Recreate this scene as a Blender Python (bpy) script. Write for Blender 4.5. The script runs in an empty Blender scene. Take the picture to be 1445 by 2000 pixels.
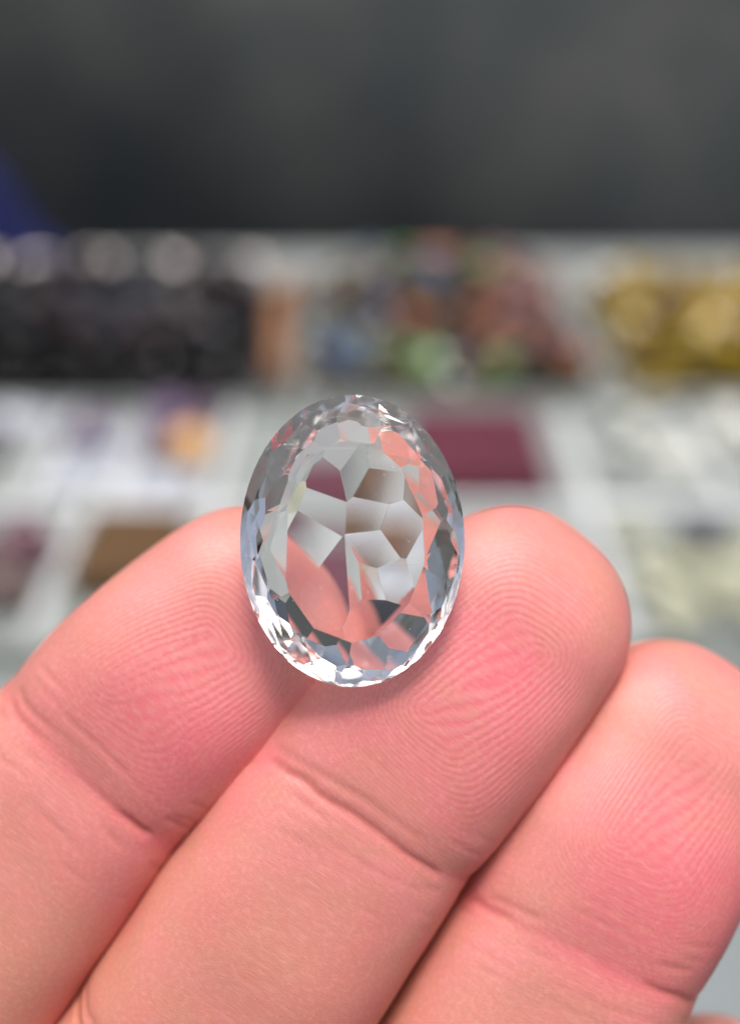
import bpy, bmesh, math, random
import numpy as np
from mathutils import Vector, Matrix

# ------------------------------------------------------------------ camera, light, exposure
SC = bpy.context.scene
COL = SC.collection
MM = 0.001
PITCH = math.radians(28.0)
CAM_H = 0.260
FPX = 2414.0            # focal length in pixels of the 1445 x 2000 photograph
GEM_D = 80.5            # mm from the lens to the stone

cam_d = bpy.data.cameras.new('camera')
cam = bpy.data.objects.new('camera', cam_d)
COL.objects.link(cam)
cam.location = (0, 0, CAM_H)
cam.rotation_euler = (math.pi / 2 - PITCH, 0, 0)
cam_d.sensor_fit = 'VERTICAL'
cam_d.sensor_height = 24.0
cam_d.lens = 24.0 * FPX / 2000.0
cam_d.clip_start = 0.005
cam_d.clip_end = 500.0
cam_d.dof.use_dof = True
cam_d.dof.focus_distance = 0.0815
cam_d.dof.aperture_fstop = cam_d.lens / 3.8
SC.camera = cam
SC.render.resolution_x, SC.render.resolution_y = 739, 1024

SUN_VEC = Vector((0.02, -0.10, 1.0)).normalized()
world = bpy.data.worlds.new('World')
SC.world = world
world.use_nodes = True
wn = world.node_tree
sky = wn.nodes.new('ShaderNodeTexSky')
sky.sky_type = 'NISHITA'
sky.sun_disc = False
sky.sun_elevation = math.asin(SUN_VEC.z)
sky.sun_rotation = math.atan2(SUN_VEC.x, SUN_VEC.y)
sky.air_density = 1.0
sky.dust_density = 9.0
sky.ozone_density = 1.0
wn.links.new(sky.outputs['Color'], wn.nodes['Background'].inputs['Color'])
wn.nodes['Background'].inputs['Strength'].default_value = 0.085
sun_d = bpy.data.lights.new('sun', 'SUN')
sun_d.energy = 1.5
sun_d.angle = math.radians(20.0)
sun_d.color = (1.0, 0.98, 0.955)
sun = bpy.data.objects.new('sun', sun_d)
COL.objects.link(sun)
sun.location = SUN_VEC * 3
sun.rotation_euler = SUN_VEC.to_track_quat('Z', 'Y').to_euler()

SC.view_settings.view_transform = 'Standard'
SC.view_settings.look = 'None'
SC.view_settings.exposure = 0.66
SC.view_settings.gamma = 1.0
SC.view_settings.use_curve_mapping = False
cy = SC.cycles
cy.max_bounces = 18
cy.transmission_bounces = 18
cy.glossy_bounces = 12
cy.diffuse_bounces = 3
cy.transparent_max_bounces = 12
cy.sample_clamp_indirect = 12.0
cy.blur_glossy = 0.2
cy.use_denoising = True
cy.denoiser = 'OPENIMAGEDENOISE'

# the frame of the hand: x right, y up, z towards the lens, in millimetres, origin on the lens axis at the stone
CAM_R = Matrix.Rotation(math.pi / 2 - PITCH, 4, 'X')
HAND_M = Matrix.Translation((0, 0, CAM_H)) @ CAM_R @ Matrix.Translation((0, 0, -GEM_D * MM)) @ Matrix.Scale(MM, 4)

# ------------------------------------------------------------------ helpers
def tag(o, label=None, cat=None, group=None, kind=None):
    if label: o['label'] = label
    if cat: o['category'] = cat
    if group: o['group'] = group
    if kind: o['kind'] = kind
    return o

def link(name, me, mat=None, parent=None, loc=None, rot=None):
    o = bpy.data.objects.new(name, me)
    COL.objects.link(o)
    if mat is not None and me is not None and not me.materials:
        me.materials.append(mat)
    if parent is not None: o.parent = parent
    if loc is not None: o.location = loc
    if rot is not None: o.rotation_euler = rot
    return o

def empty(name, loc=(0, 0, 0), rz=0.0):
    o = bpy.data.objects.new(name, None)
    COL.objects.link(o)
    o.location = loc
    o.rotation_euler = (0, 0, rz)
    o.empty_display_size = 0.01
    return o

def bm_mesh(bm, name, smooth=False):
    me = bpy.data.meshes.new(name)
    bmesh.ops.recalc_face_normals(bm, faces=bm.faces[:])
    bm.to_mesh(me)
    bm.free()
    if smooth:
        me.shade_smooth()
    return me

def box_mesh(name, sx, sy, sz, bev=0.0006, base=True):
    bm = bmesh.new()
    bmesh.ops.create_cube(bm, size=1.0)
    for v in bm.verts:
        v.co.x *= sx; v.co.y *= sy
        v.co.z = (v.co.z + (0.5 if base else 0)) * sz
    if bev:
        bmesh.ops.bevel(bm, geom=bm.edges[:], offset=min(bev, sx / 3, sy / 3, sz / 3), segments=2, profile=0.5, affect='EDGES')
    return bm_mesh(bm, name)

def mat(name, col, rough=0.5, spec=0.5, noise=None, trans=0.0, ior=1.5, coat=0.0, bump=None, sss=None):
    m = bpy.data.materials.new(name)
    m.use_nodes = True
    nt = m.node_tree
    b = nt.nodes['Principled BSDF']
    b.inputs['Base Color'].default_value = (*col, 1)
    b.inputs['Roughness'].default_value = rough
    b.inputs['Specular IOR Level'].default_value = spec
    b.inputs['Transmission Weight'].default_value = trans
    b.inputs['IOR'].default_value = ior
    b.inputs['Coat Weight'].default_value = coat
    tc = nt.nodes.new('ShaderNodeTexCoord')
    if noise:                       # (scale, second colour, contrast low, contrast high)
        n = nt.nodes.new('ShaderNodeTexNoise')
        n.inputs['Scale'].default_value = noise[0]
        n.inputs['Detail'].default_value = 6
        r = nt.nodes.new('ShaderNodeValToRGB')
        r.color_ramp.elements[0].position = noise[2]
        r.color_ramp.elements[1].position = noise[3]
        r.color_ramp.elements[0].color = (*col, 1)
        r.color_ramp.elements[1].color = (*noise[1], 1)
        nt.links.new(tc.outputs['Object'], n.inputs['Vector'])
        nt.links.new(n.outputs['Fac'], r.inputs['Fac'])
        nt.links.new(r.outputs['Color'], b.inputs['Base Color'])
    if bump:                        # (scale, distance)
        n2 = nt.nodes.new('ShaderNodeTexNoise')
        n2.inputs['Scale'].default_value = bump[0]
        n2.inputs['Detail'].default_value = 5
        bp = nt.nodes.new('ShaderNodeBump')
        bp.inputs['Distance'].default_value = bump[1]
        nt.links.new(tc.outputs['Object'], n2.inputs['Vector'])
        nt.links.new(n2.outputs['Fac'], bp.inputs['Height'])
        nt.links.new(bp.outputs['Normal'], b.inputs['Normal'])
    return m

def vnoise(x, y, z, seed=0):
    """smooth value noise on arrays, 0..1"""
    xi, yi, zi = np.floor(x).astype(np.int64), np.floor(y).astype(np.int64), np.floor(z).astype(np.int64)
    fx, fy, fz = x - xi, y - yi, z - zi
    fx, fy, fz = [f * f * f * (f * (f * 6 - 15) + 10) for f in (fx, fy, fz)]
    def h(a, b, c):
        n = (a * 374761393 + b * 668265263 + c * 2147483647 + seed * 974634777) & 0xffffffff
        n = ((n ^ (n >> 13)) * 1274126177) & 0xffffffff
        n = (n ^ (n >> 16)) & 0xffff
        return n / 65535.0
    r = 0
    for dx in (0, 1):
        for dy in (0, 1):
            for dz in (0, 1):
                w = (fx if dx else 1 - fx) * (fy if dy else 1 - fy) * (fz if dz else 1 - fz)
                r = r + w * h(xi + dx, yi + dy, zi + dz)
    return r

def sstep(a, b, x):
    t = np.clip((x - a) / (b - a), 0, 1)
    return t * t * (3 - 2 * t)

# ------------------------------------------------------------------ setting: ground and table
M_ground = mat('dark_ground', (0.050, 0.054, 0.054), 0.85, 0.3, noise=(1.3, (0.088, 0.088, 0.080), 0.38, 0.62), bump=(60, 0.01))
g = box_mesh('ground', 400, 400, 0.2, 0)
go = link('ground', g, M_ground, loc=(0, 150, -0.95))
tag(go, kind='structure')

M_table = mat('table_top', (0.248, 0.276, 0.268), 0.55, 0.4, noise=(9, (0.222, 0.248, 0.242), 0.35, 0.7), bump=(140, 0.0004))
M_leg = mat('table_leg', (0.18, 0.18, 0.18), 0.45)
tab = empty('display_table', (0, 0.5275, -0.75))
tag(tab, 'pale grey display table under the trays of stones', 'table')
link('table_top', box_mesh('table_top', 1.30, 0.755, 0.03, 0.004), M_table, tab, (0, 0, 0.72))
for sx in (-1, 1):
    for sy in (-1, 1):
        link('leg', box_mesh('leg', 0.04, 0.04, 0.72, 0.003), M_leg, tab, (sx * 0.6, sy * 0.36, 0))

M_hand_shade = mat('hand_shade', (0.19, 0.215, 0.22), 0.7, 0.3, noise=(25, (0.21, 0.245, 0.26), 0.35, 0.7), bump=(300, 0.0005))  # darker sheet colour stands in for the hand's shadow on the near table
tag(link('shade_sheet', box_mesh('shade_sheet', 0.62, 0.185, 0.003, 0.0008), M_hand_shade, None, (0.16, 0.258, 0.0008)), 'blue grey sheet added as the shadow of the hand on the near table', 'shadow sheet')

# dark cloth hanging behind the table
M_drape = mat('dark_drape', (0.070, 0.082, 0.084), 0.9, 0.15, noise=(8.5, (0.106, 0.111, 0.106), 0.38, 0.64), bump=(400, 0.0006))
bm = bmesh.new()
bmesh.ops.create_grid(bm, x_segments=300, y_segments=40, size=0.5)
for v in bm.verts:
    x, t = v.co.x * 6.4, v.co.y + 0.5
    f_ = 0.030 * math.sin(x * 13 + 2.1 * math.sin(x * 3.1) + 0.8 * t) + 0.012 * math.sin(x * 31 + 3 * t)
    v.co = Vector((x, f_ * (0.55 + 0.45 * (1 - t)) + 0.05 * math.sin(t * 7 + x * 2), t * 1.06))
sol = bmesh.ops.solidify(bm, geom=bm.faces[:], thickness=0.002)
drape = link('hanging_drape', bm_mesh(bm, 'hanging_drape', True), M_drape, None, (0, 1.42, -0.745))
tag(drape, 'dark grey cloth hanging in folds behind the table', 'drape')

# ------------------------------------------------------------------ trays
M_white = mat('white_plastic', (0.35, 0.38, 0.37), 0.35, 0.5, noise=(30, (0.33, 0.335, 0.315), 0.35, 0.7))
M_grey = mat('grey_plastic', (0.268, 0.298, 0.286), 0.4, 0.5, noise=(40, (0.24, 0.268, 0.258), 0.35, 0.7))
M_rim = mat('white_divider', (0.62, 0.65, 0.66), 0.4, 0.5, noise=(40, (0.56, 0.59, 0.60), 0.35, 0.7))
M_black = mat('black_plastic', (0.02, 0.02, 0.022), 0.35)

def tray(name, label, x0, x1, y0, y1, h, m, wall=0.004, divx=(), divy=(), floor=0.003, z=0.0008, cat='tray', group=None):
    t = empty(name, ((x0 + x1) / 2, (y0 + y1) / 2, z))
    tag(t, label, cat, group)
    sx, sy = x1 - x0, y1 - y0
    link('tray_floor', box_mesh('tray_floor', sx - 2 * wall - 0.0004, sy - 2 * wall - 0.0004, floor, 0), m, t, (0, 0, 0))
    for s in (-1, 1):
        link('wall', box_mesh('wall', wall, sy - 2 * wall - 0.0004, h), m, t, (s * (sx - wall) / 2, 0, 0))
        link('wall', box_mesh('wall', sx, wall, h), m, t, (0, s * (sy - wall) / 2, 0))
    cx, cyy = (x0 + x1) / 2, (y0 + y1) / 2
    for d in divy:
        link('divider', box_mesh('divider', sx - 2 * wall - 0.0006, 0.006, h * 0.9), M_rim, t, (0, d - cyy, 0))
    ys = [y0 + wall] + [d for d in divy] + [y1 - wall]
    for (a, b), dv in zip(zip(ys, ys[1:]), divx):
        for d in dv:
            link('divider', box_mesh('divider', 0.005, b - a - 0.0060, h * 0.88), M_rim, t, (d - cx, (a + b) / 2 - cyy, 0))
    return t

tray('stone_tray', 'black tray of dark stones at the back left', -0.262, -0.060, 0.602, 0.790, 0.007, M_black)
tray('stone_tray', 'white tray heaped with assorted coloured stones at the back', -0.036, 0.118, 0.602, 0.795, 0.008, M_white)
tray('stone_tray', 'white tray of yellow and brown stones at the back right', 0.134, 0.274, 0.602, 0.830, 0.009, M_white)
tray('stone_tray', 'white tray of pale pink stones added as glints behind the dark stones', -0.300, -0.060, 0.796, 0.832, 0.007, M_white)
tray('sorting_tray', 'pale grey divided tray of purple stones in the left middle row', -0.30, -0.036, 0.368, 0.594, 0.009, M_grey,
     divx=((-0.124, -0.066), (-0.152, -0.113, -0.070)), divy=(0.480,))
tray('sorting_tray', 'pale grey divided tray holding the flat maroon box', -0.026, 0.30, 0.372, 0.594, 0.007, M_grey,
     divx=((0.096,), (0.098, 0.158)), divy=(0.484,))

# ------------------------------------------------------------------ loose stones of the background
rnd = random.Random(7)
def stone_mesh(name, rx, ry, rz, seed, n=26):
    r = random.Random(seed)
    bm = bmesh.new()
    for k in range(8):
        a = math.tau * k / 8 + 0.2
        bm.verts.new((rx * 0.55 * math.cos(a), ry * 0.55 * math.sin(a), rz * 0.62))
        bm.verts.new((rx * math.cos(a + 0.39), ry * math.sin(a + 0.39), rz * 0.12))
        bm.verts.new((rx * math.cos(a + 0.39), ry * math.sin(a + 0.39), -rz * 0.02))
        bm.verts.new((rx * 0.5 * math.cos(a), ry * 0.5 * math.sin(a), -rz * 0.62))
    for v in bm.verts:
        v.co *= 1 + r.uniform(-0.04, 0.04)
    h = bmesh.ops.convex_hull(bm, input=bm.verts[:])
    dead = [e for e in h['geom_interior'] + h['geom_unused'] if isinstance(e, bmesh.types.BMVert)]
    if dead: bmesh.ops.delete(bm, geom=dead, context='VERTS')
    return bm_mesh(bm, name)

def stone_mat(name, col, rough=0.16, trans=0.0):
    return mat(name, col, rough, 0.2 if max(col) < 0.06 else 0.4, trans=trans, ior=1.6, noise=(90, tuple(min(1, c * 1.35 + 0.004) for c in col), 0.3, 0.75))

def palette(name, col, rough=0.16, trans=0.0, size=0.0095):
    m = stone_mat(name, col, rough, trans)
    out = []
    for k in range(3):
        me = stone_mesh(name, size * (1, 1.15, 0.9)[k], size * (1.25, 0.95, 1.0)[k], size * 0.85, k * 31 + len(name))
        me.materials.append(m)
        out.append(me)
    return out

def drop(pal, label, group, x, y, z, tilt=0.7, s=1.0):
    o = link('faceted_stone', rnd.choice(pal), None, None, (x, y, z), (rnd.uniform(-tilt, tilt), rnd.uniform(-tilt, tilt), rnd.uniform(0, 6.28)))
    k = s * rnd.uniform(0.82, 1.15)
    o.scale = (k, k, k)
    tag(o, label, 'stone', group)
    return o

def heap(x0, x1, y0, y1, step, height, pick, bed_label, z0=0.004, lay=0.011):
    """stones laid in courses under a mound profile; the covered lower courses are one joined mass"""
    bed = bmesh.new()
    row = 0
    y = y0
    while y <= y1:
        x = x0 + (step / 2 if row % 2 else 0)
        while x <= x1:
            jx, jy = rnd.uniform(-0.20, 0.20) * step, rnd.uniform(-0.20, 0.20) * step
            n = max(1, int(round(height(x + jx, y + jy) / lay)))
            for k in range(max(0, n - 3), n):
                pal, label, group = pick(x + jx, y + jy)
                loc = (x + jx + rnd.uniform(-1, 1) * 0.002, y + jy + rnd.uniform(-1, 1) * 0.002, z0 + 0.0075 + k * lay)
                if k == n - 1:
                    drop(pal, label, group, *loc)
                else:
                    m0 = len(bed.verts)
                    bed.from_mesh(pal[k % 3])
                    bed.verts.ensure_lookup_table()
                    M4 = Matrix.Translation(loc) @ Matrix.Rotation(rnd.uniform(0, 6.28), 4, 'Z') @ Matrix.Rotation(rnd.uniform(-.6, .6), 4, 'X')
                    for v in bed.verts[m0:]: v.co = M4 @ v.co
            x += step
        y += step * 0.87
        row += 1
    pal = pick(x0, y0)[0]
    if len(bed.verts):
        tag(link('stone_bed', bm_mesh(bed, 'stone_bed'), pal[0].materials[0]), bed_label, 'stones', kind='stuff')
    else:
        bed.free()

P = dict(
    onyx=palette('onyx_stone', (0.009, 0.009, 0.010), 0.30), garnet=palette('garnet_stone', (0.030, 0.012, 0.014), 0.2),
    slate=palette('slate_stone', (0.030, 0.034, 0.042), 0.3), green=palette('green_stone', (0.06, 0.17, 0.03)),
    copper=palette('copper_stone', (0.25, 0.090, 0.045)), rose=palette('rose_stone', (0.20, 0.10, 0.075)), blue=palette('blue_stone', (0.03, 0.08, 0.20)),
    mint=palette('mint_stone', (0.12, 0.15, 0.085)), plum=palette('plum_stone', (0.09, 0.025, 0.04)), steel=palette('steel_stone', (0.08, 0.105, 0.14)),
    yellow=palette('yellow_stone', (0.27, 0.185, 0.008), 0.22), amber=palette('amber_stone', (0.11, 0.058, 0.016)), olive=palette('olive_stone', (0.065, 0.055, 0.018)),
    pale=palette('pale_stone', (0.80, 0.70, 0.67), 0.15, size=0.012), violet=palette('violet_stone', (0.13, 0.095, 0.155)),
    dusk=palette('dusk_stone', (0.065, 0.040, 0.070)), wine=palette('wine_stone', (0.085, 0.024, 0.042)), lime=palette('lime_stone', (0.36, 0.37, 0.27), 0.35),
    clear=palette('clear_stone', (0.50, 0.52, 0.48), 0.12), smoke=palette('smoke_stone', (0.10, 0.11, 0.12)), taupe=palette('taupe_stone', (0.09, 0.06, 0.055)))

def pick_dark(x, y):
    k = rnd.random()
    if k < 0.70: return P['onyx'], 'black faceted stone heaped in the black back left tray', 'black stones in the black tray'
    if k < 0.87: return P['garnet'], 'very dark red stone heaped in the black back left tray', 'dark red stones in the black tray'
    return P['slate'], 'dark slate grey stone heaped in the black back left tray', 'slate stones in the black tray'
heap(-0.248, -0.074, 0.616, 0.780, 0.0195, lambda x, y: 0.020 + 0.012 * math.sin(math.pi * min(1, max(0, (y - 0.590) / 0.20))) ** 0.6, pick_dark, 'lower course of dark stones covered by the black heap')

def pick_mixed(x, y):
    t = x + 0.03 * math.sin(y * 60)
    k = rnd.random()
    if t < 0.005: names = ['blue', 'olive', 'onyx', 'steel', 'taupe']
    elif t < 0.035: names = ['green', 'blue', 'mint', 'olive', 'onyx', 'steel']
    elif t < 0.085: names = ['copper', 'rose', 'onyx', 'copper', 'copper', 'taupe', 'green']
    else: names = ['copper', 'plum', 'blue', 'copper', 'taupe', 'rose']
    n = names[int(k * len(names)) % len(names)]
    w = dict(blue='deep blue', olive='dark olive', steel='pale steel blue', onyx='black', green='leaf green', mint='pale mint', copper='copper orange',
             rose='dusty rose', taupe='brown taupe', plum='plum red')[n]
    return P[n], w + ' faceted stone in the heap of assorted colours', w + ' stones in the assorted heap'
heap(-0.026, 0.110, 0.616, 0.780, 0.0190, lambda x, y: 0.014 + 0.028 * math.exp(-((x - 0.042) / 0.066) ** 4 - ((y - 0.710) / 0.085) ** 2), pick_mixed, 'lower courses of mixed stones covered by the assorted heap')

def pick_yellow(x, y):
    k = rnd.random()
    n = 'yellow' if k < 0.60 - max(0, x - 0.2) * 4 else ('amber' if k < 0.84 else 'olive')
    w = dict(yellow='golden yellow', amber='amber brown', olive='murky olive')[n]
    return P[n], w + ' faceted stone heaped in the back right tray', w + ' stones in the back right tray'
heap(0.146, 0.258, 0.616, 0.762, 0.0195, lambda x, y: 0.014 + 0.024 * math.exp(-((y - 0.68) / 0.085) ** 2), pick_yellow, 'lower course of stones covered by the yellow heap')
for k in range(9):
    drop(P['clear'], 'clear stone lying behind the yellow stones in the right tray', 'clear stones behind the yellow heap', 0.152 + k * 0.013, 0.798 + rnd.uniform(-.012, .012), 0.012)
for k in range(12):  # pale stone colour stands in for glints along the top of the dark heap
    x = -0.285 + (k % 12) * 0.0185 + rnd.uniform(-.004, .004)
    dk = rnd.random() < 0.2
    drop(P['smoke' if dk else 'pale'], 'smoky grey stone in the white tray behind the dark stones' if dk else 'pale pinkish stone standing in for a glint above the dark stones',
         'smoky stones at the back' if dk else 'pale pink glint stones at the back', x, 0.814 + rnd.uniform(-.004, .004), 0.0135)

# stones of the middle and near rows
for (x, y) in ((-.182, .548), (-.200, .540), (-.219, .530), (-.184, .528), (-.203, .518), (-.187, .507), (-.222, .508)):
    drop(P['dusk'], 'dark purple stone at the left edge of the middle row', 'dark purple stones at the left edge', x, y, 0.0125, 0.3)
for (x, y) in ((-.133, .548), (-.129, .534), (-.138, .531)):
    drop(P['violet'], 'violet stone lying on the white packet', 'violet stones on the white packet', x, y, 0.019, 0.3)
for (x, y) in ((-.101, .578), (-.083, .576), (-.102, .562), (-.085, .560), (-.100, .546), (-.101, .530)):
    drop(P['violet' if x < -.1 else 'dusk'], 'purple stone beside the orange bead in the divided tray' if x < -.1 else 'deep purple stone by the divider behind the orange bead',
         'purple stones by the bead' if x < -.1 else 'deep purple stones by the bead', x, y, 0.0125, 0.4)
for (x, y) in ((-.140, .452), (-.148, .434), (-.132, .436), (-.142, .418), (-.132, .402), (-.150, .400)):
    drop(P['wine'] if y > .42 else P['taupe'], 'wine red stone in the near left compartment' if y > .42 else 'taupe brown stone in the near left compartment',
         'wine red stones near left' if y > .42 else 'taupe stones near left', x - 0.004, y, 0.0125, 0.4)
for (x, y) in ((.108, .452), (.118, .432), (.158, .440), (.110, .412), (.132, .420), (.150, .418), (.116, .392), (.138, .398), (.160, .400), (.150, .380)):
    drop(P['lime'], 'pale lime stone in the near right compartment', 'pale lime stones near right', x, y, 0.0105, 0.4)
drop(P['smoke'], 'dark smoky stone among the pale lime stones', None, .139, .452, 0.012, 0.3, 1.15)
for (x, y) in ((.135, .555), (.170, .548), (.178, .572), (.118, .530), (.142, .520), (.174, .526), (.125, .576), (.19, .552)):
    drop(P['clear'], 'clear stone in the compartments right of the maroon box', 'clear stones right of the maroon box', x, y, 0.0105, 0.5)

# white packets, bead, boxes, cloth
M_packet = mat('white_packet', (0.50, 0.54, 0.60), 0.3, 0.5, noise=(50, (0.32, 0.35, 0.40), 0.35, 0.7), bump=(55, 0.003))
def packet(label, x, y, sx, sy, rz, seed):
    bm = bmesh.new()
    bmesh.ops.create_grid(bm, x_segments=14, y_segments=12, size=0.5)
    r = random.Random(seed)
    ph = [r.uniform(0, 6) for _ in range(4)]
    for v in bm.verts:
        ex = (1 - (2 * abs(v.co.x)) ** 4) * (1 - (2 * abs(v.co.y)) ** 4)
        v.co.z = 0.001 + 0.006 * ex + 0.0018 * ex * (math.sin(v.co.x * 14 + ph[0]) + math.sin(v.co.y * 11 + v.co.x * 7 + ph[1]))
        v.co.x *= sx; v.co.y *= sy
    ext = bmesh.ops.extrude_face_region(bm, geom=bm.faces[:])
    for v in [e for e in ext['geom'] if isinstance(e, bmesh.types.BMVert)]:
        v.co.z = 0.0
    o = link('plastic_packet', bm_mesh(bm, 'plastic_packet', True), M_packet, None, (x, y, 0.0045), (0, 0, rz))
    tag(o, label, 'packet')
packet('white plastic packet carrying small violet stones', -0.1325, 0.538, 0.033, 0.072, 0.0, 1)
packet('bluish white packet in front of the orange bead', -0.0945, 0.503, 0.034, 0.030, -0.06, 2)
packet('white packet at the far end of the left compartment', -0.186, 0.574, 0.055, 0.026, 0.0, 3)

bm = bmesh.new()
bmesh.ops.create_uvsphere(bm, u_segments=32, v_segments=20, radius=0.0105)
for v in bm.verts:
    if math.hypot(v.co.x, v.co.y) < 0.0022: v.co.z *= 0.86
bead = link('orange_bead', bm_mesh(bm, 'orange_bead', True), mat('orange_bead', (0.75, 0.42, 0.17), 0.3, 0.5, noise=(150, (0.80, 0.50, 0.24), 0.35, 0.7)), None, (-0.0840, 0.526, 0.0146))
tag(bead, 'round pale orange bead in the divided tray', 'bead')

M_maroon = mat('maroon_box', (0.105, 0.019, 0.036), 0.6, 0.3, noise=(60, (0.082, 0.016, 0.030), 0.35, 0.7), bump=(500, 0.0006))
mb = empty('jewel_box', (0.0505, 0.535, 0.004))
tag(mb, 'flat maroon box with a dark red pad beside the clear stone', 'box')
link('box_base', box_mesh('box_base', 0.064, 0.084, 0.006, 0.001), M_maroon, mb)
link('pad', box_mesh('pad', 0.057, 0.076, 0.004, 0.0015), M_maroon, mb, (0, 0, 0.006))

m2 = empty('jewel_box', (0.045, 0.412, 0.004))
tag(m2, 'small maroon box behind the middle fingertip, seen through the stone', 'box')
link('box_base', box_mesh('box_base', 0.060, 0.042, 0.006, 0.001), M_maroon, m2)
link('pad', box_mesh('pad', 0.054, 0.036, 0.004, 0.0015), M_maroon, m2, (0, 0, 0.006))
for (x, y) in ((-.048, .440), (-.047, .420), (-.049, .400), (-.047, .382)):
    drop(P['dusk'], 'deep purple stone by the brown box, seen only through the clear stone', 'purple stones beside the brown box', x, y, 0.0125, 0.2)

M_brown = mat('brown_box', (0.105, 0.055, 0.018), 0.5, 0.4, noise=(40, (0.085, 0.045, 0.016), 0.35, 0.7))
bb = empty('brown_box', (-0.096, 0.434, 0.004))
tag(bb, 'low brown box in the compartment below the orange bead', 'box')
link('box_base', box_mesh('box_base', 0.038, 0.054, 0.008, 0.001), M_brown, bb)
link('lid', box_mesh('lid', 0.041, 0.057, 0.004, 0.001), M_brown, bb, (0, 0, 0.0081))

# brown leather roll standing between the dark and the mixed trays
M_leather = mat('brown_leather', (0.30, 0.135, 0.055), 0.5, 0.4, noise=(70, (0.22, 0.10, 0.04), 0.35, 0.7), bump=(300, 0.0006))
bm = bmesh.new()
rings = []
for i in range(25):
    t = i / 24
    c = Vector((-0.0475 - 0.004 * math.sin(t * 3.0), 0.604 + t * 0.17, 0.0105 + 0.020 * math.sin(math.pi * min(1, 0.1 + t * 1.0)) ** 0.8))
    rr = 0.0072 * (1 + 0.07 * math.sin(t * 21))
    rings.append([bm.verts.new(c + Vector((rr * math.cos(a) * 0.9, 0, rr * math.sin(a) * 1.35))) for a in [math.tau * k / 16 for k in range(16)]])
for a, b in zip(rings, rings[1:]):
    for k in range(16):
        bm.faces.new((a[k], a[(k + 1) % 16], b[(k + 1) % 16], b[k]))
bm.faces.new(rings[0][::-1]); bm.faces.new(rings[-1])
tag(link('leather_roll', bm_mesh(bm, 'leather_roll', True), M_leather), 'orange brown leather roll between the dark and assorted stones', 'roll')

# folded blue cloth at the back left of the table
M_blue = mat('blue_cloth', (0.014, 0.019, 0.085), 0.85, 0.2, noise=(40, (0.014, 0.018, 0.085), 0.35, 0.7), bump=(120, 0.003))
bm = bmesh.new()
bmesh.ops.create_grid(bm, x_segments=40, y_segments=12, size=0.5)
for v in bm.verts:
    t = v.co.x + 0.5
    e = (1 - (2 * abs(v.co.y)) ** 3)
    z = 0.070 * (1 - sstep(0.80, 1.0, np.float64(t))) * max(0, e) ** 0.6 + 0.004 * math.sin(v.co.y * 22 + t * 6) * max(0, e)
    v.co = Vector(((t - 1) * 0.26, v.co.y * 0.05, max(0.0, z) + 0.001))
ext = bmesh.ops.extrude_face_region(bm, geom=bm.faces[:])
for v in [e for e in ext['geom'] if isinstance(e, bmesh.types.BMVert)]:
    v.co.z = 0.0
tag(link('blue_cloth', bm_mesh(bm, 'blue_cloth', True), M_blue, None, (-0.219, 0.874, 0.0012)), 'crumpled dark blue cloth at the back left of the table', 'cloth')

# ------------------------------------------------------------------ the hand
def hp(px, py, z):
    k = (GEM_D - z) / FPX
    return np.array([(px - 722.5) * k, (1000 - py) * k, z])
def hr(w, z):
    return w * (GEM_D - z) / FPX

# stations from the middle phalanx to the centre of the fingertip: x, y, half width, depth of the axis
FINGERS = [
    dict(name='index', st=[(-395, 2230, 268, -12.6), (-172, 1962, 270, -12.5), (-58, 1797, 261, -12.5), (59, 1650, 249, -12.6), (210, 1474, 235, -12.2), (337, 1343, 234, -12.0), (478, 1219, 227, -12.1)],
         crease=4, cap=1.00, core=(-0.3, 12.9), seg=7.0, tilt=-0.22, slant=-0.03, deep=0.62, red=(1.5, 8.5), flip=1, flat=0.86),
    dict(name='middle', st=[(135, 2400, 262, -11.2), (295, 2175, 262, -11.0), (412, 2000, 254, -10.9), (560, 1780, 252, -10.8), (709, 1561, 246, -10.9), (862, 1385, 236, -11.0), (1003, 1210, 220, -11.2)],
         crease=4, cap=0.99, core=(0.8, 16.4), seg=8.0, tilt=-0.20, slant=0.10, deep=0.40, red=(0.0, 12.0), flip=-1, flat=0.86),
    dict(name='ring', st=[(720, 2520, 262, -12.4), (810, 2370, 264, -12.2), (930, 2150, 262, -12.0), (1010, 2010, 258, -11.8), (1120, 1810, 248, -11.8), (1215, 1640, 238, -12.0), (1308, 1470, 213, -12.2)],
         crease=4, cap=1.0, core=(-0.2, 16.2), seg=8.0, tilt=-0.15, slant=0.10, deep=0.38, red=(2.5, 8.0), flip=1, flat=0.86),
    dict(name='little', st=[(985, 2960, 215, -19.5), (1040, 2860, 215, -19.5), (1130, 2700, 205, -19.4), (1240, 2500, 197, -19.3), (1330, 2330, 194, -19.2), (1398, 2196, 186, -19.3)],
         crease=3, cap=1.0, core=(0, 10), seg=2.0, tilt=0.0, slant=0.05, deep=0.4, red=(0, 6), flip=1, flat=0.86),
]
PITCH_RIDGE = 0.35

NAILS = []

def catmull(pts, ts):
    n = len(pts)
    out = []
    for t in ts:
        i = min(int(t), n - 2); f = t - i
        p0, p1, p2, p3 = pts[max(i - 1, 0)], pts[i], pts[i + 1], pts[min(i + 2, n - 1)]
        if i == 0: p0 = 2 * p1 - p2
        if i + 2 > n - 1: p3 = 2 * p2 - p1
        out.append(0.5 * (2 * p1 + (p2 - p0) * f + (2 * p0 - 5 * p1 + 4 * p2 - p3) * f * f + (3 * p1 - p0 - 3 * p2 + p3) * f ** 3))
    return np.array(out)

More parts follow.
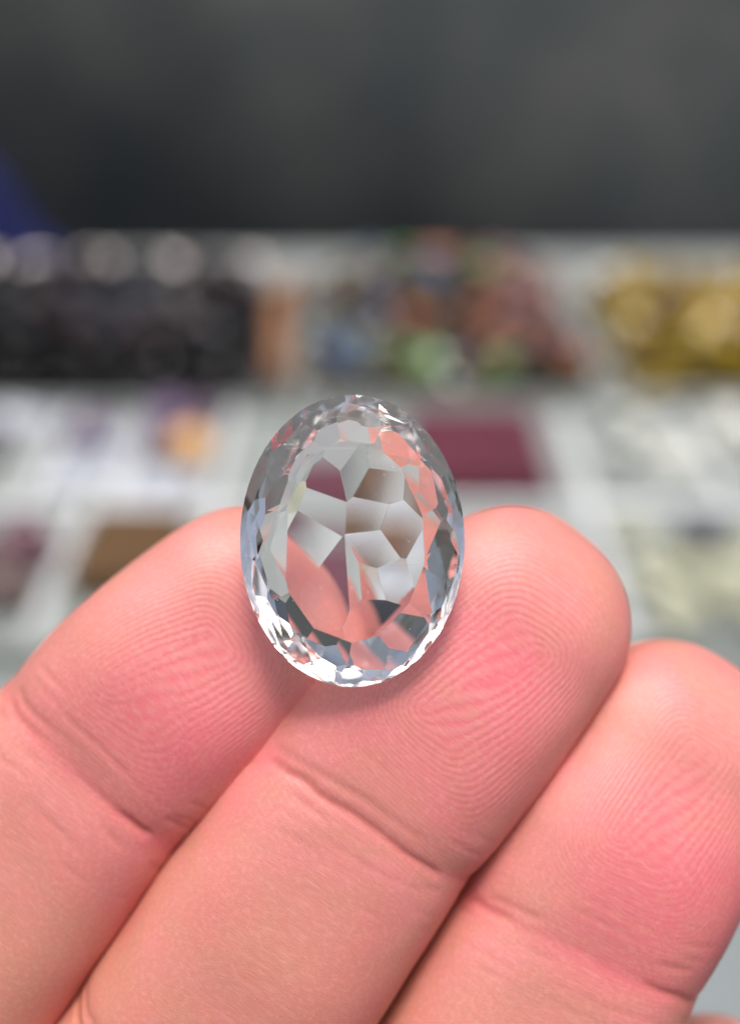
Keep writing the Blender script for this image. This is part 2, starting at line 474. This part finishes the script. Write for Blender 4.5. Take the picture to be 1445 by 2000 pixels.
def build_finger(F, fi, nseg=236, step=0.17):
    st = F['st']
    pts = np.array([[*hp(x, y, z), hr(w, z)] for x, y, w, z in st])
    dense = catmull(pts, np.linspace(0, len(st) - 1, 900))
    d = np.r_[0, np.cumsum(np.linalg.norm(np.diff(dense[:, :3], axis=0), axis=1))]
    crease_len = np.interp(F['crease'], np.linspace(0, len(st) - 1, 900), d)
    nr = int(d[-1] / step)
    sl = np.linspace(0, d[-1], nr + 1)
    ax = np.stack([np.interp(sl, d, dense[:, k]) for k in range(4)], 1)
    C, Wd = ax[:, :3], ax[:, 3]
    T = np.gradient(C, axis=0); T /= np.linalg.norm(T, axis=1)[:, None]
    V = sl - crease_len
    # the rounded tip
    L = Wd[-1] * F['cap']
    nc = int(L * 1.5 / step)
    phi = (np.arange(1, nc + 1) / nc) * (math.pi / 2)
    c_end, t_end = C[-1], T[-1]
    Cc = c_end + np.outer(L * np.sin(phi), t_end)
    Cc[:, 2] -= 2.4 * (1 - np.cos(phi)) ** 1.0
    Wc = Wd[-1] * np.maximum(np.cos(phi), 1e-4) ** 0.92
    Wall = np.r_[Wd, Wc]
    ns = int(3.0 / step); kern = np.hanning(2 * ns + 1); kern /= kern.sum()
    Wsm = np.convolve(np.pad(Wall, ns, mode='edge'), kern, 'valid')
    near = np.exp(-(((np.arange(len(Wall)) - len(Wd)) * step) / 4.0) ** 4)
    Wall = Wall * (1 - near) + Wsm * near
    C = np.r_[C, Cc]; W = Wall; T = np.r_[T, np.repeat(t_end[None], nc, 0)]
    V = np.r_[V, V[-1] + L * phi]
    cosphi = np.r_[np.ones(len(Wd)), np.cos(phi)]
    vt = V[len(Wd) - 1]                      # v of the tip centre
    N0 = np.array([0, 0, 1.0])
    S = np.cross(T, N0); S /= np.linalg.norm(S, axis=1)[:, None]     # points right across the finger
    Nn = np.cross(S, T)
    th = np.linspace(-math.pi, math.pi, nseg, endpoint=False)
    ct, sn = np.cos(th), np.sin(th)
    e = 2 / 3.0
    a = np.sign(sn) * np.abs(sn) ** e
    b = np.sign(ct) * np.abs(ct) ** e
    vv = V[:, None] + 0 * th[None]
    uu = (W[:, None]) * th[None] * 0.93
    front = sstep(-0.25, 0.55, ct)[None] + 0 * vv
    # height of the flesh over the plain tube
    un, vn = uu * 0.5, vv * 0.5
    warp = (vnoise(un * 0.5, vn * 0.5, un * 0 + fi * 7.3, 3) - 0.5)
    vc = vv - F['slant'] * uu + 0.5 * warp
    along = uu / W[:, None]
    notch = 0.65 + 0.35 * np.cos(along * 1.3)
    bulge = 0.55 * np.exp(-((vv - vt * 0.55) / (vt * 0.42)) ** 2) * np.clip(np.cos(th), 0, 1)[None] \
          + 0.35 * np.exp(-((vv + 11.0) / 7.0) ** 2) * np.clip(np.cos(th), 0, 1)[None]
    def line(o, sl, sg, seed, lo_, hi_):
        return np.exp(-((vc - o - sl * uu + 0.35 * (vnoise(un * 1.1 + seed, vn * 0.1, un * 0 + fi, seed) - 0.5)) / sg) ** 2) * sstep(lo_, hi_, vnoise(un * 0.8 + seed * 3.1, vn * 0.12, un * 0 + fi, seed + 1))
    cr = 0.50 * line(0, 0, 0.42, 5, -0.1, 0.7) + 0.30 * line(0.08, 0.01, 0.22, 5, 0.2, 0.8) + 0.85 * np.exp(-((vc - 0.1) / 1.7) ** 2)
    cr2 = 0.38 * line(1.5, 0.10, 0.30, 6, 0.35, 0.8) + 0.22 * line(2.6, 0.02, 0.22, 12, 0.4, 0.8) + 0.20 * line(3.7, 0.06, 0.2, 14, 0.45, 0.85)
    cr3 = 0.36 * line(-1.2, -0.05, 0.28, 8, 0.4, 0.85) + 0.20 * line(-2.2, 0.04, 0.22, 16, 0.4, 0.85) + 0.2 * line(-3.4, -0.03, 0.22, 18, 0.45, 0.9) + 0.15 * line(-5.1, 0.05, 0.2, 20, 0.45, 0.9)
    pip = np.exp(-((vv + 23.5 + 0.10 * uu + 0.8 * warp) / 0.38) ** 2) * 0.7 + np.exp(-((vv + 21.9 + 0.05 * uu + warp) / 0.35) ** 2) * 0.4 + 0.7 * np.exp(-((vv + 22.8) / 1.9) ** 2)
    off = bulge * cosphi[:, None] - (F['deep'] * (cr + 0.8 * cr2 + 0.7 * cr3) * notch + 0.42 * pip) * front * 0.62
    off += 0.16 * (vnoise(un * 0.55, vn * 0.5, un * 0 + 11 + fi, 9) - 0.5) * cosphi[:, None]
    rr = 1 + off / W[:, None]
    hz = F['flat'] * (1 - 0.05 * sstep(vt * 0.4, vt, vv))
    X = C[:, None, :] + (W[:, None] * a[None] * rr)[..., None] * S[:, None, :] + (W[:, None] * b[None] * rr * hz)[..., None] * Nn[:, None, :]
    # ridge phase: rings round a core drawn out along the finger, turning to cross lines above the crease
    cu, cv = F['core']
    u2 = uu * np.maximum(cosphi[:, None], 0.0) ** 0.5
    wv = 1.2 * (vnoise(u2 * 0.13 + 5, vv * 0.13, u2 * 0 + fi * 3.7, 21) - 0.5) + 0.07 * (vnoise(u2 * 0.8 + 5, vv * 0.8, u2 * 0 + fi * 3.7, 22) - 0.5)
    px_, py_ = u2 - cu, vv - cv
    sx_, sy_ = math.sin(F['tilt']), -math.cos(F['tilt'])
    tt = np.clip(px_ * sx_ + py_ * sy_, 0, F['seg'])
    fw = np.hypot((px_ - tt * sx_) * 1.0, (py_ - tt * sy_) * 0.92) + 0.012 * (u2 * (vv - cv))
    ft = (cv - F['seg'] * 0.85 - vv) + 0.035 * F['flip'] * 0 + 0.11 * u2 * F['flip'] + 0.018 * u2 ** 2
    k = sstep(-0.5, 8.0, vv - 0.10 * F['flip'] * u2)
    ph = (k * fw + (1 - k) * ft + wv) / PITCH_RIDGE
    amp = (0.22 + 0.78 * sstep(2.0, 11.0, vv)) * sstep(-0.3, 0.45, ct)[None] * (0.45 + 0.75 * vnoise(u2 * 0.27, vv * 0.27, u2 * 0 + fi * 2.1, 31))
    amp = amp * (1 - 0.75 * sstep(-1.0, -6.0, vv))
    red = np.exp(-(((u2 - F['red'][0]) / 6.0) ** 2 + ((vv - F['red'][1]) / 7.5) ** 2)) * 0.92
    red = red + 0.35 * np.exp(-(vc / 0.8) ** 2) + 0.5 * (vnoise(u2 * 0.28, vv * 0.2, u2 * 0 + fi * 5, 41) - 0.42)
    red = np.clip(red, 0, 1)
    flank = np.clip(0.75 * sstep(0.78, -0.15, ct)[None] + 0.85 * sstep(-1.0, -13.0, vv) * (0.4 + 0.6 * vnoise(u2 * 0.2, vv * 0.15, u2 * 0 + fi, 51)), 0, 1)
    groove = np.clip(0.45 * line(0, 0, 0.7, 5, -0.1, 0.7) + 0.45 * line(0.08, 0.01, 0.24, 5, 0.2, 0.8) + cr2 + cr3 + pip * 0.4, 0, 1) * front
    nR = len(C)
    verts = X.reshape(-1, 3)
    idx = np.arange(nR * nseg).reshape(nR, nseg)
    q = np.stack([idx[:-1], np.roll(idx[:-1], -1, 1), np.roll(idx[1:], -1, 1), idx[1:]], -1).reshape(-1, 4)
    tip = verts[idx[-1]].mean(0)
    att = dict(phase=ph, amp=amp, red=red, groove=groove, flank=flank, u=u2, v=vv + fi * 100)
    rows = np.where((V > vt - 4.5) & (V < vt + L * 1.05))[0][::3]
    cols = np.r_[np.where(th > 2.15)[0], np.where(th < -2.15)[0]][::3]
    ctr = C[rows][:, None, :]
    PN = X[np.ix_(rows, cols)]
    PN = PN + (PN - ctr) * 0.035
    NAILS.append(PN)
    return verts, q, {k_: np.asarray(v_, float).reshape(-1) for k_, v_ in att.items()}, idx[-1]

def surface_nets(f, lo, h):
    """smooth polygon surface of the zero level of a sampled distance field"""
    ins = f < 0
    nx, ny, nz = f.shape
    offs = [(i, j, k) for i in (0, 1) for j in (0, 1) for k in (0, 1)]
    def c(arr, o): return arr[o[0]:nx - 1 + o[0], o[1]:ny - 1 + o[1], o[2]:nz - 1 + o[2]]
    cnt = sum(c(ins, o).astype(int) for o in offs)
    act = (cnt > 0) & (cnt < 8)
    acc = np.zeros(act.shape + (3,)); num = np.zeros(act.shape)
    for a in range(8):
        for b in range(a + 1, 8):
            oa, ob = offs[a], offs[b]
            if sum(abs(p - q_) for p, q_ in zip(oa, ob)) != 1: continue
            fa, fb = c(f, oa), c(f, ob)
            x = (fa < 0) != (fb < 0)
            t = np.where(x, fa / np.where(x, fa - fb, 1), 0)
            for d in range(3):
                acc[..., d] += np.where(x, oa[d] + t * (ob[d] - oa[d]), 0)
            num += x
    I = np.argwhere(act)
    pos = acc[act] / num[act][:, None]
    verts = (I + pos) * h + lo
    vid = -np.ones(act.shape, int); vid[act] = np.arange(len(I))
    quads = []
    for d in range(3):
        e = [0, 0, 0]; e[d] = 1
        A = ins[:nx - e[0], :ny - e[1], :nz - e[2]]; B = ins[e[0]:, e[1]:, e[2]:]
        for i, j, k in np.argwhere(A != B):
            p = [i, j, k]; o1, o2 = [x for x in range(3) if x != d]
            if p[o1] == 0 or p[o2] == 0: continue
            def g_(s1, s2):
                w = list(p); w[o1] -= s1; w[o2] -= s2
                return vid[w[0], w[1], w[2]] if all(w[x] < act.shape[x] for x in range(3)) else -1
            qd = [g_(1, 1), g_(0, 1), g_(0, 0), g_(1, 0)]
            if min(qd) < 0: continue
            if A[i, j, k] ^ (d == 1): quads.append(qd)
            else: quads.append(qd[::-1])
    return verts, np.array(quads)

def palm_field():
    lo = np.array([-135.0, -235.0, -50.0]); hi = np.array([45.0, -25.0, 28.0]); h = 1.6
    n = ((hi - lo) / h).astype(int)
    g = np.stack(np.meshgrid(*[lo[k] + h * np.arange(n[k]) for k in range(3)], indexing='ij'), -1)
    def cap(p, q, r1, r2, flat=0.88):
        p, q = np.array(p, float), np.array(q, float)
        ba = q - p
        w = g - p
        t = np.clip((w @ ba) / (ba @ ba), 0, 1)
        d = w - t[..., None] * ba
        d[..., 2] /= flat
        return np.linalg.norm(d, axis=-1) - (r1 + (r2 - r1) * t)
    def smin(a, b, k):
        hh = np.clip(0.5 + 0.5 * (b - a) / k, 0, 1)
        return b + (a - b) * hh - k * hh * (1 - hh)
    f = None
    mcp = []
    for F, m in zip(FINGERS, [(-835, 2850, -14.0), (-360, 3155, -13.5), (235, 3300, -15.5), (760, 3440, -18.5)]):
        s0, s1 = F['st'][0], F['st'][1]
        p1, p0 = hp(*s1[:2], s1[3]), hp(*s0[:2], s0[3])
        M = hp(*m)
        mcp.append(M)
        r = hr(s0[2], s0[3])
        d = cap(p1, p0, r * 0.90, r * 1.0, F['flat'])
        d = smin(d, cap(p0, M, r * 1.0, r * 1.13, F['flat']), 1.2)
        f = d if f is None else smin(f, d, 1.0)
    wrist = hp(-1180, 5000, -22.0)
    for M in mcp:
        f = smin(f, cap(M, M + (wrist - M) * 0.72, 11.5, 13.5, 0.95), 9.0)
    f = smin(f, cap((mcp[0] + mcp[1]) / 2 + [0, 0, 2], wrist + [-4, 18, 4], 12, 17, 0.9), 12.0)          # thenar side
    f = smin(f, cap((mcp[2] + mcp[3]) / 2 + [0, 0, -2], wrist + [10, 16, 0], 13, 16, 0.9), 12.0)
    arm = wrist + np.array([-16.0, -62.0, 4.0])
    f = smin(f, cap(wrist + [-7, 0, 0], arm + [-9, 0, 0], 19, 25, 0.9), 10.0)
    f = smin(f, cap(wrist + [9, 0, 0], arm + [11, 0, 0], 18, 24, 0.9), 10.0)
    t0 = wrist + np.array([-16.0, 26.0, 8.0])
    t1 = t0 + np.array([-19.0, 33.0, 8.0]); t2 = t1 + np.array([-6.0, 27.0, 4.0]); t3 = t2 + np.array([-1.0, 17.0, 1.0])
    f = smin(f, cap(t0, t1, 16, 11.5, 0.95), 10.0)
    f = smin(f, cap(t1, t2, 11.5, 10.0, 0.95), 4.0)
    f = smin(f, cap(t2, t3, 10.2, 8.0, 0.85), 3.0)
    return surface_nets(f, lo, h)

def skin_material():
    m = bpy.data.materials.new('skin')
    m.use_nodes = True
    nt = m.node_tree; N = nt.nodes; Lk = nt.links
    b = N['Principled BSDF']
    def attr(n):
        a = N.new('ShaderNodeAttribute'); a.attribute_name = n; return a.outputs['Fac']
    def math_(op, x, y=None, z=None):
        q = N.new('ShaderNodeMath'); q.operation = op
        for i, v in enumerate((x, y, z)):
            if v is None: continue
            if isinstance(v, (int, float)): q.inputs[i].default_value = v
            else: Lk.new(v, q.inputs[i])
        return q.outputs[0]
    ph, amp, red, groove = attr('phase'), attr('amp'), attr('red'), attr('groove')
    uv = N.new('ShaderNodeCombineXYZ')
    Lk.new(attr('u'), uv.inputs[0]); Lk.new(attr('v'), uv.inputs[1])
    def noise(scale, vec, detail=4, rough=0.6, sx=None):
        n = N.new('ShaderNodeTexNoise'); n.inputs['Scale'].default_value = scale; n.inputs['Detail'].default_value = detail
        n.inputs['Roughness'].default_value = rough
        if sx:
            mp = N.new('ShaderNodeMapping'); mp.inputs['Scale'].default_value = sx[:3]; mp.inputs['Rotation'].default_value = (0, 0, sx[3])
            Lk.new(vec, mp.inputs['Vector']); vec = mp.outputs['Vector']
        Lk.new(vec, n.inputs['Vector'])
        return n.outputs['Fac']
    U = uv.outputs[0]
    jit = math_('MULTIPLY', math_('SUBTRACT', noise(2.2, U, 2), 0.5), 0.55)
    wave = math_('SINE', math_('MULTIPLY', math_('ADD', ph, jit), math.tau))
    wave = math_('MULTIPLY_ADD', wave, 0.5, 0.5)
    wave = math_('POWER', wave, 0.75)
    brk = math_('MULTIPLY_ADD', noise(3.0, U, 3), 0.9, 0.35)                       # ridges break up into beads
    ridge = math_('MULTIPLY', math_('MULTIPLY', wave, amp), brk)
    fine = math_('MULTIPLY', noise(1.0, U, 3, 0.65, (0.9, 4.2, 1, 0.75)), 0.65)   # fine slanting lines of the skin
    fine2 = math_('MULTIPLY', noise(1.0, U, 3, 0.65, (0.8, 4.6, 1, -0.95)), 0.55)
    pores = noise(9.0, U, 3, 0.7)
    nfine = math_('MULTIPLY', math_('ADD', fine, fine2), math_('SUBTRACT', 1.0, math_('MULTIPLY', amp, 0.75)))
    hgt = math_('ADD', math_('ADD', math_('MULTIPLY', ridge, 0.40), math_('MULTIPLY', math_('MULTIPLY', nfine, math_('MULTIPLY_ADD', noise(0.35, U, 3), 2.4, -0.55)), 0.5)), math_('MULTIPLY', pores, 0.62))
    mpv = N.new('ShaderNodeMapping'); mpv.inputs['Scale'].default_value = (1.1, 2.4, 1); mpv.inputs['Rotation'].default_value = (0, 0, 0.5)
    wob = N.new('ShaderNodeTexNoise'); wob.inputs['Scale'].default_value = 0.8
    Lk.new(U, wob.inputs['Vector'])
    vadd = N.new('ShaderNodeVectorMath'); vadd.operation = 'MULTIPLY_ADD'; vadd.inputs[1].default_value = (1.6, 1.6, 0)
    Lk.new(wob.outputs['Color'], vadd.inputs[0]); Lk.new(U, vadd.inputs[2]); Lk.new(vadd.outputs[0], mpv.inputs['Vector'])
    vor = N.new('ShaderNodeTexVoronoi'); vor.feature = 'DISTANCE_TO_EDGE'; vor.inputs['Scale'].default_value = 1.5
    Lk.new(mpv.outputs['Vector'], vor.inputs['Vector'])
    cells = math_('MINIMUM', math_('MULTIPLY', vor.outputs['Distance'], 5.0), 1.0)
    cells = math_('MULTIPLY', cells, math_('SUBTRACT', 1.0, math_('MULTIPLY', amp, 0.9)))
    hgt = math_('ADD', hgt, math_('MULTIPLY', cells, 0.10))
    bp = N.new('ShaderNodeBump'); bp.inputs['Strength'].default_value = 0.9; bp.inputs['Distance'].default_value = 0.000055
    Lk.new(hgt, bp.inputs['Height']); Lk.new(bp.outputs['Normal'], b.inputs['Normal'])
    def mix(f, c1, c2):
        x = N.new('ShaderNodeMix'); x.data_type = 'RGBA'
        if isinstance(f, (int, float)): x.inputs[0].default_value = f
        else: Lk.new(f, x.inputs[0])
        for i, v in ((6, c1), (7, c2)):
            if isinstance(v, tuple): x.inputs[i].default_value = (*v, 1)
            else: Lk.new(v, x.inputs[i])
        return x.outputs[2]
    blotch = noise(0.22, U, 5, 0.62)
    base = mix(math_('MULTIPLY', math_('SUBTRACT', blotch, 0.34), 3.0), (0.60, 0.238, 0.180), (0.73, 0.240, 0.235))
    base = mix(attr('flank'), base, (0.59, 0.255, 0.170))
    base = mix(red, base, (0.75, 0.15, 0.19))
    base = mix(math_('MULTIPLY', math_('SUBTRACT', noise(0.9, U, 5, 0.7), 0.42), 0.9), base, (0.70, 0.17, 0.14))
    base = mix(math_('MULTIPLY', math_('SUBTRACT', noise(2.6, U, 4, 0.7), 0.47), 1.5), base, (0.86, 0.40, 0.37))
    base = mix(math_('MULTIPLY', math_('SUBTRACT', noise(0.45, U, 4, 0.65), 0.50), 1.6), base, (0.62, 0.26, 0.18))
    base = mix(math_('MULTIPLY', ridge, 0.32), base, (0.80, 0.40, 0.33))
    base = mix(math_('MULTIPLY', groove, 0.45), base, (0.45, 0.11, 0.075))
    Lk.new(base, b.inputs['Base Color'])
    b.inputs['Roughness'].default_value = 0.40
    b.inputs['Specular IOR Level'].default_value = 0.6
    b.subsurface_method = 'BURLEY'
    b.inputs['Subsurface Weight'].default_value = 0.35
    b.inputs['Subsurface Radius'].default_value = (1.0, 0.30, 0.18)
    b.inputs['Subsurface Scale'].default_value = 0.0007
    return m

def build_hand():
    VV, QQ, AA = [], [], {k: [] for k in ('phase', 'amp', 'red', 'groove', 'flank', 'u', 'v')}
    ngons = []
    base = 0
    for fi, F in enumerate(FINGERS):
        if F['name'] == 'little': v, q, a, cap = build_finger(F, fi, 96, 0.6)
        else: v, q, a, cap = build_finger(F, fi)
        VV.append(v); QQ.append(q + base)
        for k in AA: AA[k].append(a[k])
        base += len(v)
    v, q = palm_field()
    VV.append(v); QQ.append(q + base)
    for k in AA: AA[k].append(np.zeros(len(v)))
    AA['u'][-1] = v[:, 0]; AA['v'][-1] = v[:, 1] - 600
    verts = np.concatenate(VV); quads = np.concatenate(QQ)
    me = bpy.data.meshes.new('hand')
    me.vertices.add(len(verts)); me.vertices.foreach_set('co', verts.astype(np.float32).ravel())
    me.loops.add(quads.size); me.loops.foreach_set('vertex_index', quads.astype(np.int32).ravel())
    me.polygons.add(len(quads)); me.polygons.foreach_set('loop_start', np.arange(0, quads.size, 4, dtype=np.int32))
    me.update(calc_edges=True); me.validate()
    for k in AA:
        at = me.attributes.new(k, 'FLOAT', 'POINT')
        at.data.foreach_set('value', np.concatenate(AA[k]).astype(np.float32))
    me.shade_smooth()
    me.materials.append(skin_material())
    o = link('hand', me)
    o.matrix_world = HAND_M
    tag(o, 'palm side of a hand holding the clear stone on its fingertips', 'hand')
    M_nail = mat('nail', (0.72, 0.42, 0.36), 0.25, 0.5, noise=(2.0, (0.76, 0.48, 0.42), 0.35, 0.7))
    for PN in NAILS:
        r_, c_ = PN.shape[:2]
        bm = bmesh.new()
        vs = [[bm.verts.new(PN[i, j]) for j in range(c_)] for i in range(r_)]
        for i in range(r_ - 1):
            for j in range(c_ - 1):
                bm.faces.new((vs[i][j], vs[i][j + 1], vs[i + 1][j + 1], vs[i + 1][j]))
        bmesh.ops.recalc_face_normals(bm, faces=bm.faces[:])
        bmesh.ops.solidify(bm, geom=bm.faces[:], thickness=0.35)
        link('fingernail', bm_mesh(bm, 'fingernail', True), M_nail, o)
    return o
hand = build_hand()

# ------------------------------------------------------------------ the faceted stone
PAV = [(-0.122, 0.288, -5.776), (-0.321, 0.034, -4.772), (0.104, 0.126, -4.845), (0.336, 0.155, -5.235), (0.317, 0.005, -4.498), (0.503, -0.006, -5.095), (-0.364, -0.086, -4.485), (-0.436, -0.207, -4.510), (0.291, -0.122, -4.130), (0.362, -0.145, -4.246), (0.299, -0.190, -4.099), (0.525, -0.235, -4.931), (0.342, -0.285, -4.346), (0.265, -0.307, -4.263), (-0.247, -0.350, -4.351), (0.030, -0.330, -4.206), (0.260, -0.560, -5.250)]
PAV_TILT = (0.03, 0.13)
GA, GB = 7.30, 9.53
TABLE_Z, GIR = 2.40, 0.16
TABLE = [(713, 852), (625, 882), (568, 979), (562, 1150), (590, 1228), (660, 1284), (748, 1238), (826, 1146), (839, 982), (803, 910)]
TABLE = [((x - 688) / 30, (1056 - y) / 30) for x, y in TABLE]

def gem_material():
    m = bpy.data.materials.new('clear_quartz')
    m.use_nodes = True
    nt = m.node_tree; N = nt.nodes; Lk = nt.links
    b = N['Principled BSDF']
    tc = N.new('ShaderNodeTexCoord')
    def math_(op, x, y=None):
        q = N.new('ShaderNodeMath'); q.operation = op
        for i, v in enumerate((x, y)):
            if v is None: continue
            if isinstance(v, (int, float)): q.inputs[i].default_value = v
            else: Lk.new(v, q.inputs[i])
        return q.outputs[0]
    # specks of dust
    vo = N.new('ShaderNodeTexVoronoi'); vo.inputs['Scale'].default_value = 1.9
    Lk.new(tc.outputs['Object'], vo.inputs['Vector'])
    sep = N.new('ShaderNodeSeparateColor'); Lk.new(vo.outputs['Color'], sep.inputs[0])
    size = math_('MULTIPLY', math_('POWER', sep.outputs[0], 3.0), 0.095)
    dust = math_('LESS_THAN', vo.outputs['Distance'], size)
    # hairline scratches: thin bands of stretched noise, two directions
    scr = None
    for rot, sc in ((0.6, 0.9), (-0.9, 0.7), (1.9, 0.8)):
        mp = N.new('ShaderNodeMapping'); mp.inputs['Rotation'].default_value = (0, 0, rot); mp.inputs['Scale'].default_value = (0.16 * sc, 5.0 * sc, 1.0)
        Lk.new(tc.outputs['Object'], mp.inputs['Vector'])
        n = N.new('ShaderNodeTexNoise'); n.inputs['Scale'].default_value = 1.0; n.inputs['Detail'].default_value = 1.0
        Lk.new(mp.outputs['Vector'], n.inputs['Vector'])
        x = math_('GREATER_THAN', n.outputs['Fac'], 0.765)
        scr = x if scr is None else math_('MAXIMUM', scr, x)
    marks = math_('MAXIMUM', math_('MULTIPLY', dust, 0.75), math_('MULTIPLY', scr, 0.09))
    dif = N.new('ShaderNodeBsdfDiffuse'); dif.inputs['Color'].default_value = (0.85, 0.85, 0.85, 1)
    g_ = N.new('ShaderNodeBsdfGlass'); g_.inputs['Color'].default_value = (1, 1, 1, 1); g_.inputs['Roughness'].default_value = 0.0
    g_.inputs['IOR'].default_value = 1.545
    mx = N.new('ShaderNodeMixShader')
    Lk.new(marks, mx.inputs[0]); Lk.new(g_.outputs[0], mx.inputs[1]); Lk.new(dif.outputs[0], mx.inputs[2])
    Lk.new(mx.outputs[0], N['Material Output'].inputs['Surface'])
    N.remove(b)
    return m

def build_gem():
    bm = bmesh.new()
    n = 64
    ring = []
    for z in (-8, 6):
        ring.append([bm.verts.new((GA * math.cos(math.tau * k / n), GB * math.sin(math.tau * k / n), z)) for k in range(n)])
    bm.faces.new(ring[0][::-1]); bm.faces.new(ring[1])
    for k in range(n):
        bm.faces.new((ring[0][k], ring[0][(k + 1) % n], ring[1][(k + 1) % n], ring[1][k]))
    def cut(co, no):
        r = bmesh.ops.bisect_plane(bm, geom=bm.verts[:] + bm.edges[:] + bm.faces[:], dist=1e-5, plane_co=co, plane_no=no, clear_outer=True)
        ed = [e for e in r['geom_cut'] if isinstance(e, bmesh.types.BMEdge)]
        if len(ed) >= 3: bmesh.ops.contextual_create(bm, geom=ed)
    cut((0, 0, TABLE_Z), (0, 0, 1))
    def ell(a):
        p = Vector((GA * math.cos(a), GB * math.sin(a))); nn = Vector((math.cos(a) / GA, math.sin(a) / GB)).normalized()
        return p, nn
    nt_ = len(TABLE)
    T = [Vector(t) for t in TABLE]
    for i in range(nt_):
        p, q = T[i], T[(i + 1) % nt_]
        d = (q - p).normalized(); no = Vector((-d.y, d.x))
        if no.dot((p + q) / 2) < 0: no = -no
        sl = math.tan(math.radians(21))
        cut((p.x, p.y, TABLE_Z), (no.x * sl, no.y * sl, 1))
    for i in range(nt_):
        p = T[i]
        a = math.atan2(p.y / GB, p.x / GA)
        e, nn = ell(a)
        dist = (e - p).dot(nn)
        sl = (TABLE_Z - GIR - 0.15) / dist
        cut((p.x, p.y, TABLE_Z), (nn.x * sl, nn.y * sl, 1))
    jc = random.Random(6)
    for n_, r_, z_, sl_, ph_ in ((13, 0.80, 1.45, 0.68, 0.1), (19, 0.885, 0.93, 0.88, 0.5), (30, 0.985, GIR + 0.05, 1.25, 0.2)):
        for k in range(n_):
            e, nn = ell(math.tau * (k + ph_ + jc.uniform(-0.1, 0.1)) / n_)
            sl = sl_ * (jc.uniform(0.92, 1.10) if r_ < 0.95 else (1.0 if k % 2 else 0.82))
            cut((e.x * r_, e.y * r_, z_), (nn.x * sl, nn.y * sl, 1))
    for (ax_, ay_, b_) in PAV:
        cut((0, 0, b_), (ax_ + PAV_TILT[0], ay_ + PAV_TILT[1], -1))
    jr = random.Random(12)
    for n_, r_, z_, sl_, ph_ in ((22, 0.765, -2.12, 0.62, 0.0), (26, 0.845, -1.52, 0.83, 0.4), (24, 0.985, -GIR - 0.06, 1.38, 0.5)):
        for k in range(n_):
            e, nn = ell(math.tau * (k + ph_ + jr.uniform(-0.12, 0.12)) / n_)
            sl = sl_ * jr.uniform(0.86, 1.12) if r_ < 0.9 else sl_ * (1.0 if k % 2 else 0.86)
            top = max(0.0, nn.y) ** 2 * (0.85 if r_ < 0.8 else 0.40 if r_ < 0.9 else 0.0)
            cut((e.x * r_, e.y * r_, z_ - top), (nn.x * sl, nn.y * sl, -1))
    bmesh.ops.dissolve_degenerate(bm, dist=1e-4, edges=bm.edges[:])
    bmesh.ops.remove_doubles(bm, verts=bm.verts[:], dist=0.01)
    bmesh.ops.bevel(bm, geom=bm.edges[:], offset=0.042, segments=1, affect='EDGES', clamp_overlap=True)
    print('gem faces', len(bm.faces), 'open edges', sum(1 for e in bm.edges if len(e.link_faces) != 2))
    me = bm_mesh(bm, 'gemstone')
    me.materials.append(gem_material())
    return me
gem_me = build_gem()
gem = link('gemstone', gem_me)
gem.matrix_world = HAND_M @ Matrix.Translation((-1.175, -1.91, -1.8)) @ Matrix.Scale(1.022, 4)
tag(gem, 'clear colourless oval faceted stone resting on the fingertips', 'gemstone')
